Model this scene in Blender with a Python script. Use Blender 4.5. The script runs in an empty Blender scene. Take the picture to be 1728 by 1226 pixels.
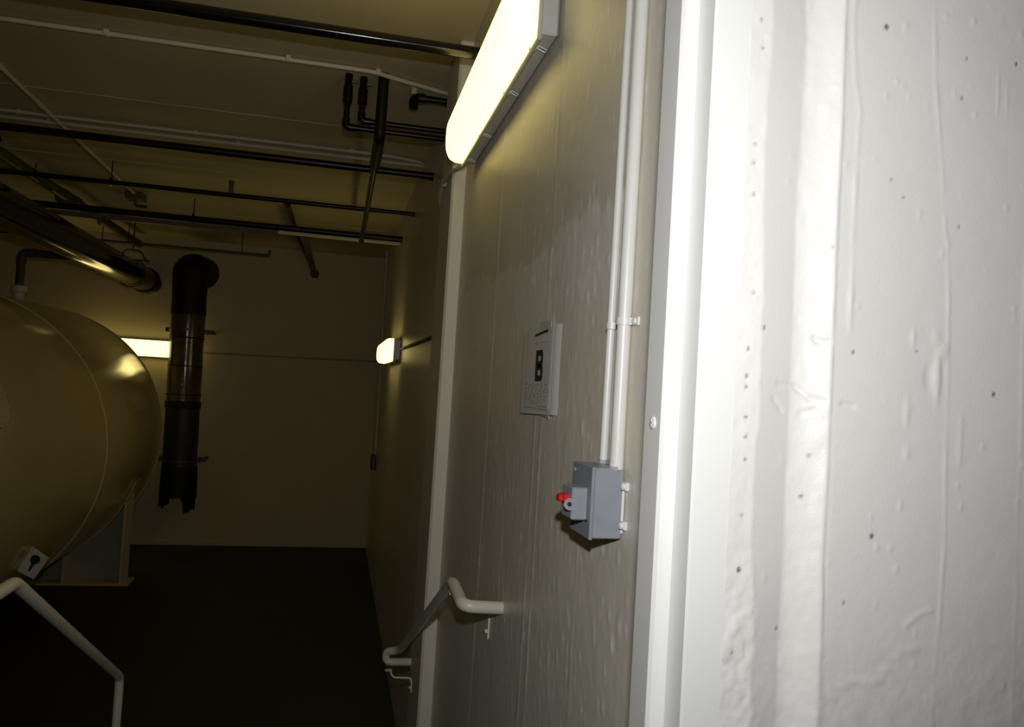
import bpy, math, random
import numpy as np
from mathutils import Vector, Matrix
random.seed(7); rng = np.random.default_rng(7)
SC = bpy.context.scene
COL = SC.collection
PI = math.pi

# ------------------------------------------------------------------ camera
# world: landing floor z = 0, X right, Y into the room along the right wall
CAMZ = 1.62
cam = bpy.data.cameras.new('camera'); cam_o = bpy.data.objects.new('camera', cam); COL.objects.link(cam_o)
RIGHT = Vector((0.97430085, -0.21697784, 0.06048533))
DOWN = Vector((0.06906522, 0.03217283, -0.99709323))
FWD = Vector((0.21440115, 0.97564621, 0.04633164))
m = Matrix((RIGHT, -DOWN, -FWD)).transposed().to_4x4(); m.translation = (0, 0, CAMZ)
cam_o.matrix_world = m
cam.sensor_fit = 'HORIZONTAL'; cam.sensor_width = 36.0
cam.lens = 1334.33 / 1728 * 36
cam.shift_y = -19.5 / 1728
cam.clip_start = 0.02; cam.clip_end = 100
SC.camera = cam_o

# ------------------------------------------------------------------ world, flash, exposure
w = bpy.data.worlds.new('world'); SC.world = w; w.use_nodes = True
w.node_tree.nodes['Background'].inputs[0].default_value = (0, 0, 0, 1)
w.node_tree.nodes['Background'].inputs[1].default_value = 0.0
SC.view_settings.view_transform = 'Standard'; SC.view_settings.look = 'None'
SC.view_settings.exposure = 0.0; SC.view_settings.gamma = 1.0
SC.view_settings.use_curve_mapping = False
# the photographer's hot-shoe flash, 20 cm above the lens
fl = bpy.data.lights.new('camera_flash', 'SPOT'); fl_o = bpy.data.objects.new('camera_flash', fl); COL.objects.link(fl_o)
fl.energy = 101.0; fl.color = (1.0, 0.985, 0.96); fl.spot_size = math.radians(119); fl.spot_blend = 1.0
fl.shadow_soft_size = 0.02
mm = m.copy(); mm.translation = (0.0, -0.01, 1.82); fl_o.matrix_world = mm
LAMP = (3.1, 2.45, .82)          # radiance of the yellowish tubes

# ------------------------------------------------------------------ materials
def new_mat(name):
    mt = bpy.data.materials.new(name); mt.use_nodes = True
    nt = mt.node_tree; b = nt.nodes['Principled BSDF']
    return mt, nt, b
def plain(name, col, rough=0.5, metal=0.0, var=0.12, scale=14.0, bump=0.0, bscale=120.0, spec=0.5):
    mt, nt, b = new_mat(name)
    tc = nt.nodes.new('ShaderNodeTexCoord')
    n = nt.nodes.new('ShaderNodeTexNoise'); n.inputs['Scale'].default_value = scale; n.inputs['Detail'].default_value = 5
    nt.links.new(tc.outputs['Object'], n.inputs['Vector'])
    r = nt.nodes.new('ShaderNodeValToRGB')
    r.color_ramp.elements[0].position = .3; r.color_ramp.elements[1].position = .7
    r.color_ramp.elements[0].color = (*[c * (1 - var) for c in col], 1)
    r.color_ramp.elements[1].color = (*[min(1, c * (1 + var)) for c in col], 1)
    nt.links.new(n.outputs['Fac'], r.inputs[0]); nt.links.new(r.outputs[0], b.inputs['Base Color'])
    b.inputs['Roughness'].default_value = rough; b.inputs['Metallic'].default_value = metal
    b.inputs['Specular IOR Level'].default_value = spec
    if bump:
        n2 = nt.nodes.new('ShaderNodeTexNoise'); n2.inputs['Scale'].default_value = bscale; n2.inputs['Detail'].default_value = 4
        nt.links.new(tc.outputs['Object'], n2.inputs['Vector'])
        bp = nt.nodes.new('ShaderNodeBump'); bp.inputs['Strength'].default_value = bump; bp.inputs['Distance'].default_value = 0.004
        nt.links.new(n2.outputs['Fac'], bp.inputs['Height']); nt.links.new(bp.outputs[0], b.inputs['Normal'])
    return mt
def wall_mat(name, col, rough, wear_glint=True, bump=0.25, bscale=260, spec=0.5):
    """painted concrete; the point attribute 'wear' mixes in bare patches and painted flash glints (r), dark chips (g)"""
    mt = plain(name, col, rough, 0, 0.035, 2.2, bump, bscale, spec)
    if wear_glint:
        nt = mt.node_tree; b = nt.nodes['Principled BSDF']
        src = b.inputs['Base Color'].links[0].from_socket
        at = nt.nodes.new('ShaderNodeAttribute'); at.attribute_name = 'wear_glint'
        sp = nt.nodes.new('ShaderNodeSeparateColor'); nt.links.new(at.outputs['Color'], sp.inputs[0])
        mx = nt.nodes.new('ShaderNodeMix'); mx.data_type = 'RGBA'
        nt.links.new(sp.outputs[0], mx.inputs[0]); nt.links.new(src, mx.inputs[6]); mx.inputs[7].default_value = (.92, .90, .83, 1)
        m2 = nt.nodes.new('ShaderNodeMix'); m2.data_type = 'RGBA'
        nt.links.new(sp.outputs[1], m2.inputs[0]); nt.links.new(mx.outputs[2], m2.inputs[6]); m2.inputs[7].default_value = (.10, .09, .075, 1)
        nt.links.new(m2.outputs[2], b.inputs['Base Color'])
    return mt
def emit(name, col):
    mt, nt, b = new_mat(name)
    b.inputs['Base Color'].default_value = (.8, .8, .75, 1); b.inputs['Roughness'].default_value = .4
    b.inputs['Emission Color'].default_value = (*col, 1); b.inputs['Emission Strength'].default_value = 1.0
    return mt
M = dict(
    front=wall_mat('white_painted_concrete', (.525, .525, .51), .42, True, .08, 300),
    right=wall_mat('stairwell_painted_concrete', (.72, .685, .585), .36, True, .16, 240),
    room=plain('room_painted_concrete', (.50, .435, .265), .6, 0, .05, 1.2, .15, 90),
    ceil=plain('ceiling_painted_concrete', (.54, .475, .31), .7, 0, .07, .9, .2, 60),
    pilaster=plain('pilaster_paint', (.72, .685, .59), .5, 0, .04, 3, .12, 150),
    floor=plain('dark_floor_paint', (.020, .0175, .006), .55, 0, .25, 1.5, .1, 40),
    landing=plain('landing_concrete', (.10, .10, .09), .7, 0, .2, 5, .2, 60),
    frame=plain('white_door_frame_paint', (.545, .55, .54), .33, 0, .012, 3, .02, 80),
    conduit=plain('painted_conduit', (.70, .70, .675), .35, 0, .03, 8, .04, 60),
    cream=plain('cream_conduit_paint', (.62, .575, .46), .45, 0, .05, 8),
    dimwhite=plain('dusty_white_paint', (.55, .52, .45), .55, 0, .08, 6),
    black=plain('black_pipe_paint', (.0035, .0032, .0025), .33, 0, .3, 9, .05, 40, .35),
    glossblack=plain('shiny_black_pipe', (.004, .0036, .003), .17, 0, .3, 9, .06, 40),
    bigblack=plain('glossy_black_pipe', (.002, .0018, .0015), .09, 0, .3, 9, .02, 30),
    greenpipe=plain('dull_green_grey_pipe', (.060, .057, .040), .55, 0, .2, 9),
    brownpipe=plain('dull_brown_pipe', (.10, .086, .052), .6, 0, .2, 9),
    dimtan=plain('dim_tan_paint', (.34, .295, .175), .6, 0, .08, 6),
    steel=plain('dull_steel', (.10, .09, .07), .45, .6, .2, 12),
    tank=plain('cream_tank_paint', (.55, .455, .225), .15, 0, .05, 1.1, .03, 14),
    tankdark=plain('grey_web_plate_paint', (.30, .28, .22), .6, 0, .1, 6),  # even grey of the saddle web plates
    weld=plain('tank_weld_paint', (.66, .585, .37), .35, 0, .05, 9),
    lugp=plain('lug_pale_paint', (.62, .60, .52), .55, 0, .06, 9),
    hole=plain('dark_recess', (.015, .014, .012), .8, 0, .1, 9),
    lamp_body=plain('lamp_housing_grey', (.60, .595, .57), .45, 0, .03, 8),
    latch=plain('lamp_latch', (.72, .71, .68), .35, 0, .03, 8),
    lamp=emit('lamp_diffuser', LAMP),
    box=plain('blue_grey_enamel', (.25, .268, .312), .42, 0, .05, 30, .06, 200),
    boxedge=plain('grey_enamel_cover', (.24, .257, .298), .42, 0, .05, 30, .06, 200),
    red=plain('red_plastic', (.52, .012, .010), .4, 0, .08, 60),
    paper=plain('paper', (.66, .635, .56), .75, 0, .02, 20),
    paper2=plain('backing_paper', (.70, .69, .655), .7, 0, .02, 20),
    ink=plain('black_ink', (.018, .016, .013), .7, 0, .1, 50),
    greyink=plain('grey_print', (.47, .44, .37), .75, 0, .1, 50),
    tape=plain('yellowed_tape', (.58, .545, .45), .5, 0, .05, 30),
    rail=plain('handrail_paint', (.66, .635, .545), .36, 0, .03, 12, .03, 60),
    bracket=plain('bracket_paint', (.74, .72, .65), .38, 0, .03, 12),
    wrapblack=plain('black_plastic_wrap', (.006, .0055, .0045), .55, 0, .3, 7, .5, 26, .3),
    wrapmid=plain('brown_glossy_wrap', (.085, .064, .030), .16, 0, .35, 5, .25, 18),
    wraplow=plain('dark_green_grey_wrap', (.020, .019, .013), .5, 0, .3, 6, .4, 22),
    darkbox=plain('dark_junction_box', (.05, .045, .03), .5, 0, .1, 9),
)

# ------------------------------------------------------------------ mesh helpers
class MB:
    def __init__(s): s.v = []; s.f = []
    def add(s, v, f):
        o = len(s.v); s.v += [tuple(p) for p in v]; s.f += [tuple(i + o for i in q) for q in f]; return s
    def box(s, lo, hi, bev=0.0):
        x0, y0, z0 = lo; x1, y1, z1 = hi
        if bev <= 0:
            v = [(x, y, z) for z in (z0, z1) for y in (y0, y1) for x in (x0, x1)]
            return s.add(v, [(0, 2, 3, 1), (4, 5, 7, 6), (0, 1, 5, 4), (2, 6, 7, 3), (0, 4, 6, 2), (1, 3, 7, 5)])
        b = bev; pts = []; idx = {}
        def p(k, q):
            idx[k] = len(pts); pts.append(q)
        L = (x0, y0, z0); H = (x1, y1, z1)
        for cx in (0, 1):
            for cy in (0, 1):
                for cz in (0, 1):
                    c = (cx, cy, cz)
                    for ax in range(3):
                        q = []
                        for a in range(3):
                            e = H[a] if c[a] else L[a]
                            q.append(e if a == ax else (e - b if c[a] else e + b))
                        p((c, ax), q)
        F = []
        for ax in range(3):
            o1, o2 = [a for a in range(3) if a != ax]
            for side in (0, 1):
                def c(a, b_):
                    t = [0, 0, 0]; t[ax] = side; t[o1] = a; t[o2] = b_; return tuple(t)
                F.append([idx[(c(0, 0), ax)], idx[(c(1, 0), ax)], idx[(c(1, 1), ax)], idx[(c(0, 1), ax)]])
        for ax in range(3):
            o1, o2 = [a for a in range(3) if a != ax]
            for a in (0, 1):
                for b_ in (0, 1):
                    def c(k):
                        t = [0, 0, 0]; t[ax] = k; t[o1] = a; t[o2] = b_; return tuple(t)
                    F.append([idx[(c(0), o1)], idx[(c(1), o1)], idx[(c(1), o2)], idx[(c(0), o2)]])
        for cx in (0, 1):
            for cy in (0, 1):
                for cz in (0, 1):
                    F.append([idx[((cx, cy, cz), a)] for a in range(3)])
        ctr = Vector([(L[i] + H[i]) / 2 for i in range(3)])
        G = []
        for q in F:
            P = [Vector(pts[i]) for i in q]
            n = (P[1] - P[0]).cross(P[2] - P[0]); mid = sum(P, Vector()) / len(P)
            G.append(tuple(q) if n.dot(mid - ctr) > 0 else tuple(reversed(q)))
        return s.add(pts, G)
    def sweep(s, pts, r, seg=14, cap=True):
        """round tube through pts; r may be a list"""
        P = [Vector(p) for p in pts]; n = len(P)
        R = r if isinstance(r, (list, tuple)) else [r] * n
        T = []
        for i in range(n):
            a = P[i] - P[i - 1] if i else P[1] - P[0]
            b = P[i + 1] - P[i] if i < n - 1 else P[-1] - P[-2]
            a = a.normalized() if a.length > 1e-9 else b.normalized(); b = b.normalized() if b.length > 1e-9 else a
            T.append((a + b).normalized() if (a + b).length > 1e-6 else a)
        u = T[0].orthogonal().normalized(); V = []
        for i in range(n):
            u = (u - T[i] * u.dot(T[i])).normalized(); w_ = T[i].cross(u)
            for k in range(seg):
                a = 2 * PI * k / seg
                V.append(P[i] + (u * math.cos(a) + w_ * math.sin(a)) * R[i])
        F = []
        for i in range(n - 1):
            for k in range(seg):
                F.append((i * seg + k, i * seg + (k + 1) % seg, (i + 1) * seg + (k + 1) % seg, (i + 1) * seg + k))
        if cap:
            F.append(tuple(reversed(range(seg)))); F.append(tuple((n - 1) * seg + k for k in range(seg)))
        return s.add(V, F)
    def pipe(s, pts, r, bend=0.05, seg=14, steps=6, cap=True):
        """tube with rounded bends at the inner points"""
        P = [Vector(p) for p in pts]; out = [P[0]]
        for i in range(1, len(P) - 1):
            a = (P[i - 1] - P[i]); b = (P[i + 1] - P[i])
            d = min(bend, a.length * .49, b.length * .49)
            A = P[i] + a.normalized() * d; B = P[i] + b.normalized() * d
            for k in range(steps + 1):
                t = k / steps; out.append(A * (1 - t) ** 2 + P[i] * 2 * t * (1 - t) + B * t * t)
        out.append(P[-1])
        return s.sweep(out, r, seg, cap)
    def cyl(s, a, b, r, seg=16, bev=0.0):
        a = Vector(a); b = Vector(b)
        if bev:
            d = (b - a).normalized() * bev
            return s.sweep([a, a + d * .02, a + d, b - d, b - d * .02, b], [r - bev, r - bev * .98, r, r, r - bev * .98, r - bev], seg)
        return s.sweep([a, b], r, seg)
    def prism(s, poly, axis, lo, hi):
        """polygon in the two other axes extruded along axis"""
        n = len(poly); V = []
        for t in (lo, hi):
            for p in poly:
                q = list(p); q.insert(axis, t); V.append(q)
        F = [tuple(range(n)), tuple(reversed(range(n, 2 * n)))]
        for i in range(n): F.append((i, i + n, (i + 1) % n + n, (i + 1) % n))
        return s.add(V, F)
    def mesh(s, name, smooth=35):
        me = bpy.data.meshes.new(name); me.from_pydata([tuple(p) for p in s.v], [], s.f); me.update()
        import bmesh
        bm = bmesh.new(); bm.from_mesh(me); bmesh.ops.recalc_face_normals(bm, faces=bm.faces); bm.to_mesh(me); bm.free()
        if smooth:
            me.polygons.foreach_set('use_smooth', [True] * len(me.polygons)); me.set_sharp_from_angle(angle=math.radians(smooth))
        return me
    def build(s, name, mat, parent=None, smooth=35, label=None):
        o = bpy.data.objects.new(name, s.mesh(name, smooth)); COL.objects.link(o)
        o.data.materials.append(mat)
        if parent is not None: o.parent = parent
        if label: o['label'] = label
        return o
def tag(o, label, cat, group=None):
    o['label'] = label; o['category'] = cat
    if group: o['group'] = group
    return o
def thing(name, loc, label, cat, group=None, rz=0.0):
    o = bpy.data.objects.new(name, None); COL.objects.link(o); o.location = loc; o.rotation_euler = (0, 0, rz)
    o.empty_display_size = .05
    return tag(o, label, cat, group)
def struct(o, label=None, cat=None):
    o['kind'] = 'structure'
    if label: o['label'] = label
    if cat: o['category'] = cat
    return o
class At:
    """collects a part's geometry in world coordinates and builds it relative to its thing's location"""
    def __init__(s, root): s.root = root; s.o = Vector(root.location)
    def part(s, name, mat, mb, parent=None, smooth=35, label=None):
        mb.v = [tuple(Vector(p) - s.o) for p in mb.v]
        return mb.build(name, mat, parent or s.root, smooth, label)

# value noise on a 2-D field
def vnoise(x, y, seed, oct=4, gain=.5):
    g = np.random.default_rng(seed); T = g.random((256, 256)); out = np.zeros_like(x); a = 1; tot = 0
    for o in range(oct):
        xi = np.floor(x).astype(int); yi = np.floor(y).astype(int); fx = x - xi; fy = y - yi
        fx = fx * fx * (3 - 2 * fx); fy = fy * fy * (3 - 2 * fy)
        q = lambda i, j: T[i % 256, j % 256]
        v = (q(xi, yi) * (1 - fx) + q(xi + 1, yi) * fx) * (1 - fy) + (q(xi, yi + 1) * (1 - fx) + q(xi + 1, yi + 1) * fx) * fy
        out += a * (v - .5); tot += a; a *= gain; x = x * 2 + 17.3; y = y * 2 + 5.1
    return out / tot
def sstep(a, b, x):
    t = np.clip((x - a) / (b - a), 0, 1); return t * t * (3 - 2 * t)
def axis_pts(segs):
    out = []
    for a, b, st in segs:
        n = max(1, int(round((b - a) / st))); out += list(np.linspace(a, b, n, endpoint=False))
    out.append(segs[-1][1]); return np.array(out)
def grid_obj(name, U, V, pos, wear_glint, mat, flip=False):
    """pos: (nu,nv,3) array"""
    nu, nv = len(U), len(V)
    me = bpy.data.meshes.new(name)
    idx = np.arange(nu * nv).reshape(nu, nv)
    q = np.stack([idx[:-1, :-1], idx[1:, :-1], idx[1:, 1:], idx[:-1, 1:]], -1).reshape(-1, 4)
    if flip: q = q[:, ::-1]
    me.vertices.add(nu * nv); me.vertices.foreach_set('co', pos.reshape(-1).astype(np.float32))
    me.loops.add(q.size); me.loops.foreach_set('vertex_index', q.reshape(-1).astype(np.int32))
    me.polygons.add(len(q)); me.polygons.foreach_set('loop_start', np.arange(0, q.size, 4, dtype=np.int32))
    me.polygons.foreach_set('use_smooth', np.ones(len(q), dtype=bool))
    me.update(calc_edges=True); me.validate()
    at = me.attributes.new('wear_glint', 'FLOAT_COLOR', 'POINT')
    c = np.concatenate([wear_glint.reshape(-1, 2), np.zeros((nu * nv, 1)), np.ones((nu * nv, 1))], 1)
    at.data.foreach_set('color', c.reshape(-1).astype(np.float32))
    o = bpy.data.objects.new(name, me); COL.objects.link(o); me.materials.append(mat)
    return o

ZF, ZC = -0.885, 3.477          # tank room floor and ceiling
XW, YB, XL = 0.60, 12.10, -6.2  # right wall, back wall, left wall
Y0, YD = 0.93, 1.04             # doorway wall

# ================================================================== the setting
struct(MB().box((XL, 4.45, ZF - .15), (.85, YB + .1, ZF)).build('floor', M['floor'], smooth=0))
struct(MB().box((XL, YD, ZC), (.85, YB + .1, ZC + .15)).build('ceiling', M['ceil'], smooth=0))
seams = bpy.data.objects['ceiling']
for ys, xa, xb, rr in [(5.92, -4.2, .2, .004), (7.75, -5.4, .5, .005), (9.9, -5.4, .5, .006), (3.0, -3.0, .5, .004)]:
    n = 26; P = [(xa + (xb - xa) * i / n, ys + random.uniform(-.006, .006), ZC - .001) for i in range(n + 1)]
    MB().sweep(P, [rr * random.uniform(.5, 1.2) for _ in P], 6).build('board_mark', M['ceil'], seams)
struct(MB().box((XL, YB, ZF), (.85, YB + .15, ZC)).build('wall_back', M['room'], smooth=0))
struct(MB().box((XL - .15, YD, ZF), (XL, YB, ZC)).build('wall_left', M['room'], smooth=0))
struct(MB().box((-3.2, YB - .02, ZF), (.62, YB, ZF + .07), .006).build('baseboard_back', M['room'], smooth=0))

# right wall: painted board-formed concrete, dense where the stair light rakes along it
U = axis_pts([(YD - .01, 4.2, .0075), (4.2, YB, .13)])
V = axis_pts([(ZF, .55, .12), (.55, 2.95, .0075), (2.95, ZC, .06)])
YY, ZZ = np.meshgrid(U, V, indexing='ij')
h = .0035 * vnoise(YY * 5, ZZ * 2.2, 1, 4) + .0012 * vnoise(YY * 40, ZZ * 30, 2, 3)
wear_glint = np.zeros(YY.shape + (2,))
def seam_line(fn, amp, wid, z0, z1, seed, step=0.0):
    global h
    cy = fn(ZZ) + .006 * vnoise(ZZ * 6, ZZ * 0 + seed, seed, 3)
    on = sstep(z0 - .03, z0 + .03, ZZ) * (1 - sstep(z1 - .03, z1 + .03, ZZ)) * (.45 + 1.1 * np.clip(.5 + vnoise(ZZ * 14, ZZ * 0, seed + 9, 3) * 1.6, 0, 1))
    h = h + amp * on * np.exp(-((YY - cy) / wid) ** 2) + step * sstep(-.012, .012, YY - cy)
seam_line(lambda z: 2.27 + 0 * z, .0014, .010, .5, 3.0, 11)
seam_line(lambda z: 3.10 + 0 * z, .0014, .016, .5, 3.0, 12, .0014)
seam_line(lambda z: 2.72 + 0 * z, .0005, .008, .5, 3.0, 13)
seam_line(lambda z: 1.86 + 0 * z, .0007, .007, .5, 1.6, 14)
seam_line(lambda z: 3.55 + 0 * z, .0009, .010, .5, 3.0, 15, -.0007)
seam_line(lambda z: 2.345 + 0 * z, .0016, .009, .5, 1.56, 16)
# trowelled patch across the wall, ragged upper edge
pu = np.interp(YY, [1.6, 1.732, 1.964, 2.212, 2.49, 2.86, 3.20, 3.38, 3.65, 3.88, 4.2], [2.10, 2.07, 2.10, 2.065, 2.035, 2.066, 2.07, 2.12, 2.11, 2.06, 2.0])
pu = pu + .07 * vnoise(YY * 7, ZZ * 1.2, 31, 3) + .05 * vnoise(YY * 22, ZZ * 3, 33, 2)
pl = np.interp(YY, [1.6, 1.7, 2.05, 2.45, 2.9, 3.55, 4.2], [1.86, 1.89, 1.87, 1.86, 1.81, 1.82, 1.85])
patch = (1 - sstep(-.012, .012, ZZ - pu)) * sstep(-.16, .05, ZZ - pl) * sstep(1.5, 1.75, YY) * (1 - sstep(3.75, 4.0, YY))
patch = patch * (.75 + .5 * vnoise(YY * 9, ZZ * 9, 35, 3))
wear_glint[..., 0] = np.clip(patch * .75, 0, 1); h = h + .0012 * patch
# small drips and specks of paint, with flash glint painted in as lighter colour
for i in range(900):
    cy = rng.uniform(1.1, 4.1); cz = 0.6 + 2.1 * rng.random() ** 1.5; s = rng.uniform(.003, .008); el = rng.uniform(1, 3.2)
    i0, i1 = np.searchsorted(U, [cy - .04, cy + .04]); j0, j1 = np.searchsorted(V, [cz - .09, cz + .09])
    sl = (slice(i0, i1), slice(j0, j1))
    g = np.exp(-((YY[sl] - cy) / max(s, .0055)) ** 2 - ((ZZ[sl] - cz) / (max(s, .0055) * el)) ** 2)
    h[sl] += g * rng.uniform(.0005, .0017); wear_glint[sl + (0,)] = np.clip(wear_glint[sl + (0,)] + g * .5, 0, 1)
fade = 1 - sstep(4.0, 4.2, YY)
pos = np.stack([XW - h * fade, YY, ZZ], -1)
wr = struct(grid_obj('wall_right', U, V, pos, wear_glint, M['right'], flip=False))
pil = struct(MB().box((.529, 4.145, ZF), (.62, 4.63, ZC), .012).build('pilaster', M['pilaster'], smooth=0),
             'shallow white pilaster on the right wall beyond the handrail', 'pilaster')

# doorway wall facing the camera: grouted door surround, groove, ridge, then plain board-formed wall
U = axis_pts([(.497, 1.15, .0028), (1.15, 2.2, .05)])
V = axis_pts([(0, .95, .1), (.95, 2.35, .0032), (2.35, 2.9, .1)])
XX, ZZ = np.meshgrid(U, V, indexing='ij')
wob = lambda s, a=.006: a * vnoise(ZZ * 9, ZZ * 0 + s, s, 4)
a1 = .529 + wob(41, .012) + .010 * sstep(1.55, 1.35, ZZ); a2 = .583 + wob(42, .008); a3 = .634 + wob(43, .004)
y = np.full(XX.shape, .9265)
mort = 1 - sstep(-.004, .004, XX - a1)
y += .0028 * vnoise(XX * 60, ZZ * 45, 45, 4) * mort * (.6 + 1.6 * sstep(1.5, 1.3, ZZ))
# shallow vee: falls away from the door, then rises to the face of the wall
y += .0135 * np.clip((XX - a1) / (a2 - a1), 0, 1) - .0165 * sstep(0, 1, np.clip((XX - a2) / (a3 - a2), 0, 1) * .5) * 2
ridge = sstep(0, .006, XX - a2) * (1 - sstep(-.002, .003, XX - a3))
y += ridge * (.0022 * vnoise(XX * 55, ZZ * 38, 46, 4))
lowblend = sstep(1.42, 1.18, ZZ)
y += .002 * sstep(-.002, .004 + .012 * lowblend, XX - a3) + .04 * np.clip(XX - a3, 0, None)
rightpart = sstep(0, .01, XX - a3)
y += rightpart * (.003 * vnoise(XX * 4, ZZ * 4, 48, 3) + .0005 * vnoise(XX * 45, ZZ * 45, 49, 3))
lowr = sstep(1.40, 1.22, ZZ + .25 * (XX - .8) * 0 + .05 * vnoise(XX * 8, ZZ * 8, 50, 3))
y += lowr * (.0026 * vnoise(XX * 42, ZZ * 42, 51, 4))
wear_glint = np.zeros(XX.shape + (2,))
def ridge_line(zs, xs, amp, wid, z0, z1, seed):
    global y
    cx = np.interp(ZZ, zs, xs) + .003 * vnoise(ZZ * 16, ZZ * 0, seed, 3)
    on = sstep(z0 - .01, z0 + .01, ZZ) * (1 - sstep(z1 - .01, z1 + .01, ZZ)) * np.clip(.75 + vnoise(ZZ * 22, ZZ * 0, seed + 3, 3) * 1.6, 0, 1.3)
    y = y - amp * on * np.exp(-((XX - cx) / wid) ** 2)
ridge_line([1.27, 1.33, 1.455, 1.62, 1.785, 1.85, 1.97, 2.08, 2.19], [.814, .820, .824, .821, .817, .811, .797, .782, .776], .0009, .0030, 1.2, 2.4, 61)
ridge_line([1.72, 1.85, 1.93, 2.02, 2.06, 2.13], [.661, .659, .660, .663, .653, .647], .0013, .0034, 1.725, 2.4, 62)
ridge_line([1.0, 2.4], [.845, .845], .0006, .0040, 1.55, 1.62, 63)
ridge_line([1.0, 2.4], [.947, .95], .0006, .0035, 1.0, 2.4, 64)
def blob(cx, cz, sx, sz, amp, ch=0.0):
    global y
    i0, i1 = np.searchsorted(U, [cx - 4 * sx, cx + 4 * sx]); j0, j1 = np.searchsorted(V, [cz - 4 * sz, cz + 4 * sz])
    sl = (slice(i0, i1), slice(j0, j1))
    g = np.exp(-(((XX[sl] - cx) / sx) ** 2 + ((ZZ[sl] - cz) / sz) ** 2) ** 1.5)
    y[sl] -= amp * g * .5
    if ch: wear_glint[sl + (1,)] = np.maximum(wear_glint[sl + (1,)], np.clip(g * 1.4, 0, 1) * ch)
blob(.803, 1.672, .006, .034, .004); blob(.812, 1.708, .007, .012, .003); blob(.788, 1.67, .007, .018, -.0025); blob(.80, 1.725, .008, .01, .002)
blob(.762, 1.722, .004, .012, .0022); blob(.755, 1.62, .005, .02, .002); blob(.757, 1.565, .006, .010, .0018); blob(.889, 2.079, .002, .028, .0018); blob(.905, 2.075, .002, .024, .0012)
for k in range(9): blob(.765 + k * .005, 1.335 + .020 * math.sin(k * .2) , .004, .004, .0016)
for k in range(10): blob(.66 + k * .013, 1.245 + k * .006 + .01 * math.sin(k), .010, .006, .0016)
for k in range(95):
    blob(rng.uniform(.64, 1.1), rng.uniform(1.15, 2.25), rng.uniform(.0028, .0048), rng.uniform(.0028, .0075), rng.uniform(.0004, .0020))
for k in range(60):
    blob(rng.uniform(.50, .635), rng.uniform(1.1, 2.25), rng.uniform(.003, .006), rng.uniform(.003, .008), rng.uniform(-.001, .0016))
# cracks in the surround
for pts in ([(.563, 1.647), (.590, 1.646), (.600, 1.640), (.612, 1.630), (.630, 1.628)], [(.612, 1.712), (.618, 1.706), (.632, 1.707)], [(.600, 1.610), (.620, 1.617)], [(.556, 1.628), (.572, 1.612)], [(.652, 1.626), (.672, 1.624)]):
    for (xa, za), (xb, zb) in zip(pts[:-1], pts[1:]):
        for t in np.linspace(0, 1, 8): blob(xa + (xb - xa) * t, za + (zb - za) * t, .0032, .0032, -.0021)
CH = [(.699, 2.143, 1.5), (.833, 2.121, .7), (.92, 2.128, 1.2), (.827, 2.064, .8), (.716, 1.934, .8), (.737, 1.912, .7), (.83, 1.882, .7), (.667, 1.696, 1), (.899, 1.653, 1.3), (.605, 1.502, 1), (.707, 1.454, 1.4), (.579, 1.331, 1), (.768, 1.704, .7), (.629, 1.833, .6), (.668, 1.367, .8),
      (.511, 2.122, .7), (.515, 2.085, .6), (.510, 1.956, .6), (.510, 1.932, .6), (.512, 1.891, .7), (.536, 1.719, 1), (.514, 1.690, .9), (.514, 1.655, 1), (.514, 1.641, 1), (.515, 1.602, .9), (.516, 1.577, .9), (.517, 1.548, 1), (.516, 1.477, .7), (.515, 1.408, 1.3), (.511, 1.305, .9), (.518, 1.763, .6), (.613, 1.556, .7)]
for cx, cz, s in CH:
    c2 = .0026 * s
    blob(cx, cz, max(c2 * .8, .0022), max(c2, .0026), -.001, min(1, .75 * s))
pos = np.stack([XX, y, ZZ], -1)
wf = struct(grid_obj('wall_front', U, V, pos, wear_glint, M['front'], flip=False))
# rest of that wall: core behind the face, over and left of the doorway
MB().box((.52, .985, 0), (2.2, YD, 2.9)).build('wall_core', M['front'], wf, 0)
MB().box((-6.2, .93, 0), (-.60, YD, 2.9)).build('wall_left_of_door', M['front'], wf, 0)
MB().box((-.60, .93, 2.83), (.52, YD, 2.9)).build('wall_over_door', M['front'], wf, 0)
MB().box((-6.2, .93, 2.9), (2.2, YD, ZC + .15)).build('upper_wall', M['room'], wf, 0)
MB().box((-6.2, .93, ZF), (2.2, YD, 0)).build('lower_wall', M['room'], wf, 0)
struct(MB().box((-2.6, -1.6, -.15), (2.2, .93, 0)).build('corridor_floor', M['landing'], smooth=0), 'grey concrete corridor floor in front of the doorway', 'floor')
# landing and steps down into the room (below the frame)
prof = [(.93, 0), (2.86, 0)]
for k in range(5):
    yy = 2.86 + .38 * k; prof += [(yy, -.177 * (k + 1))]
    if k < 4: prof += [(yy + .38, -.177 * (k + 1))]
prof += [(prof[-1][0], ZF - .1), (.93, ZF - .1)]
struct(MB().prism(prof, 0, -1.06, XW + .02).build('landing_steps', M['landing'], smooth=0), 'concrete landing with five steps down to the tank room floor', 'steps')

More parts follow.
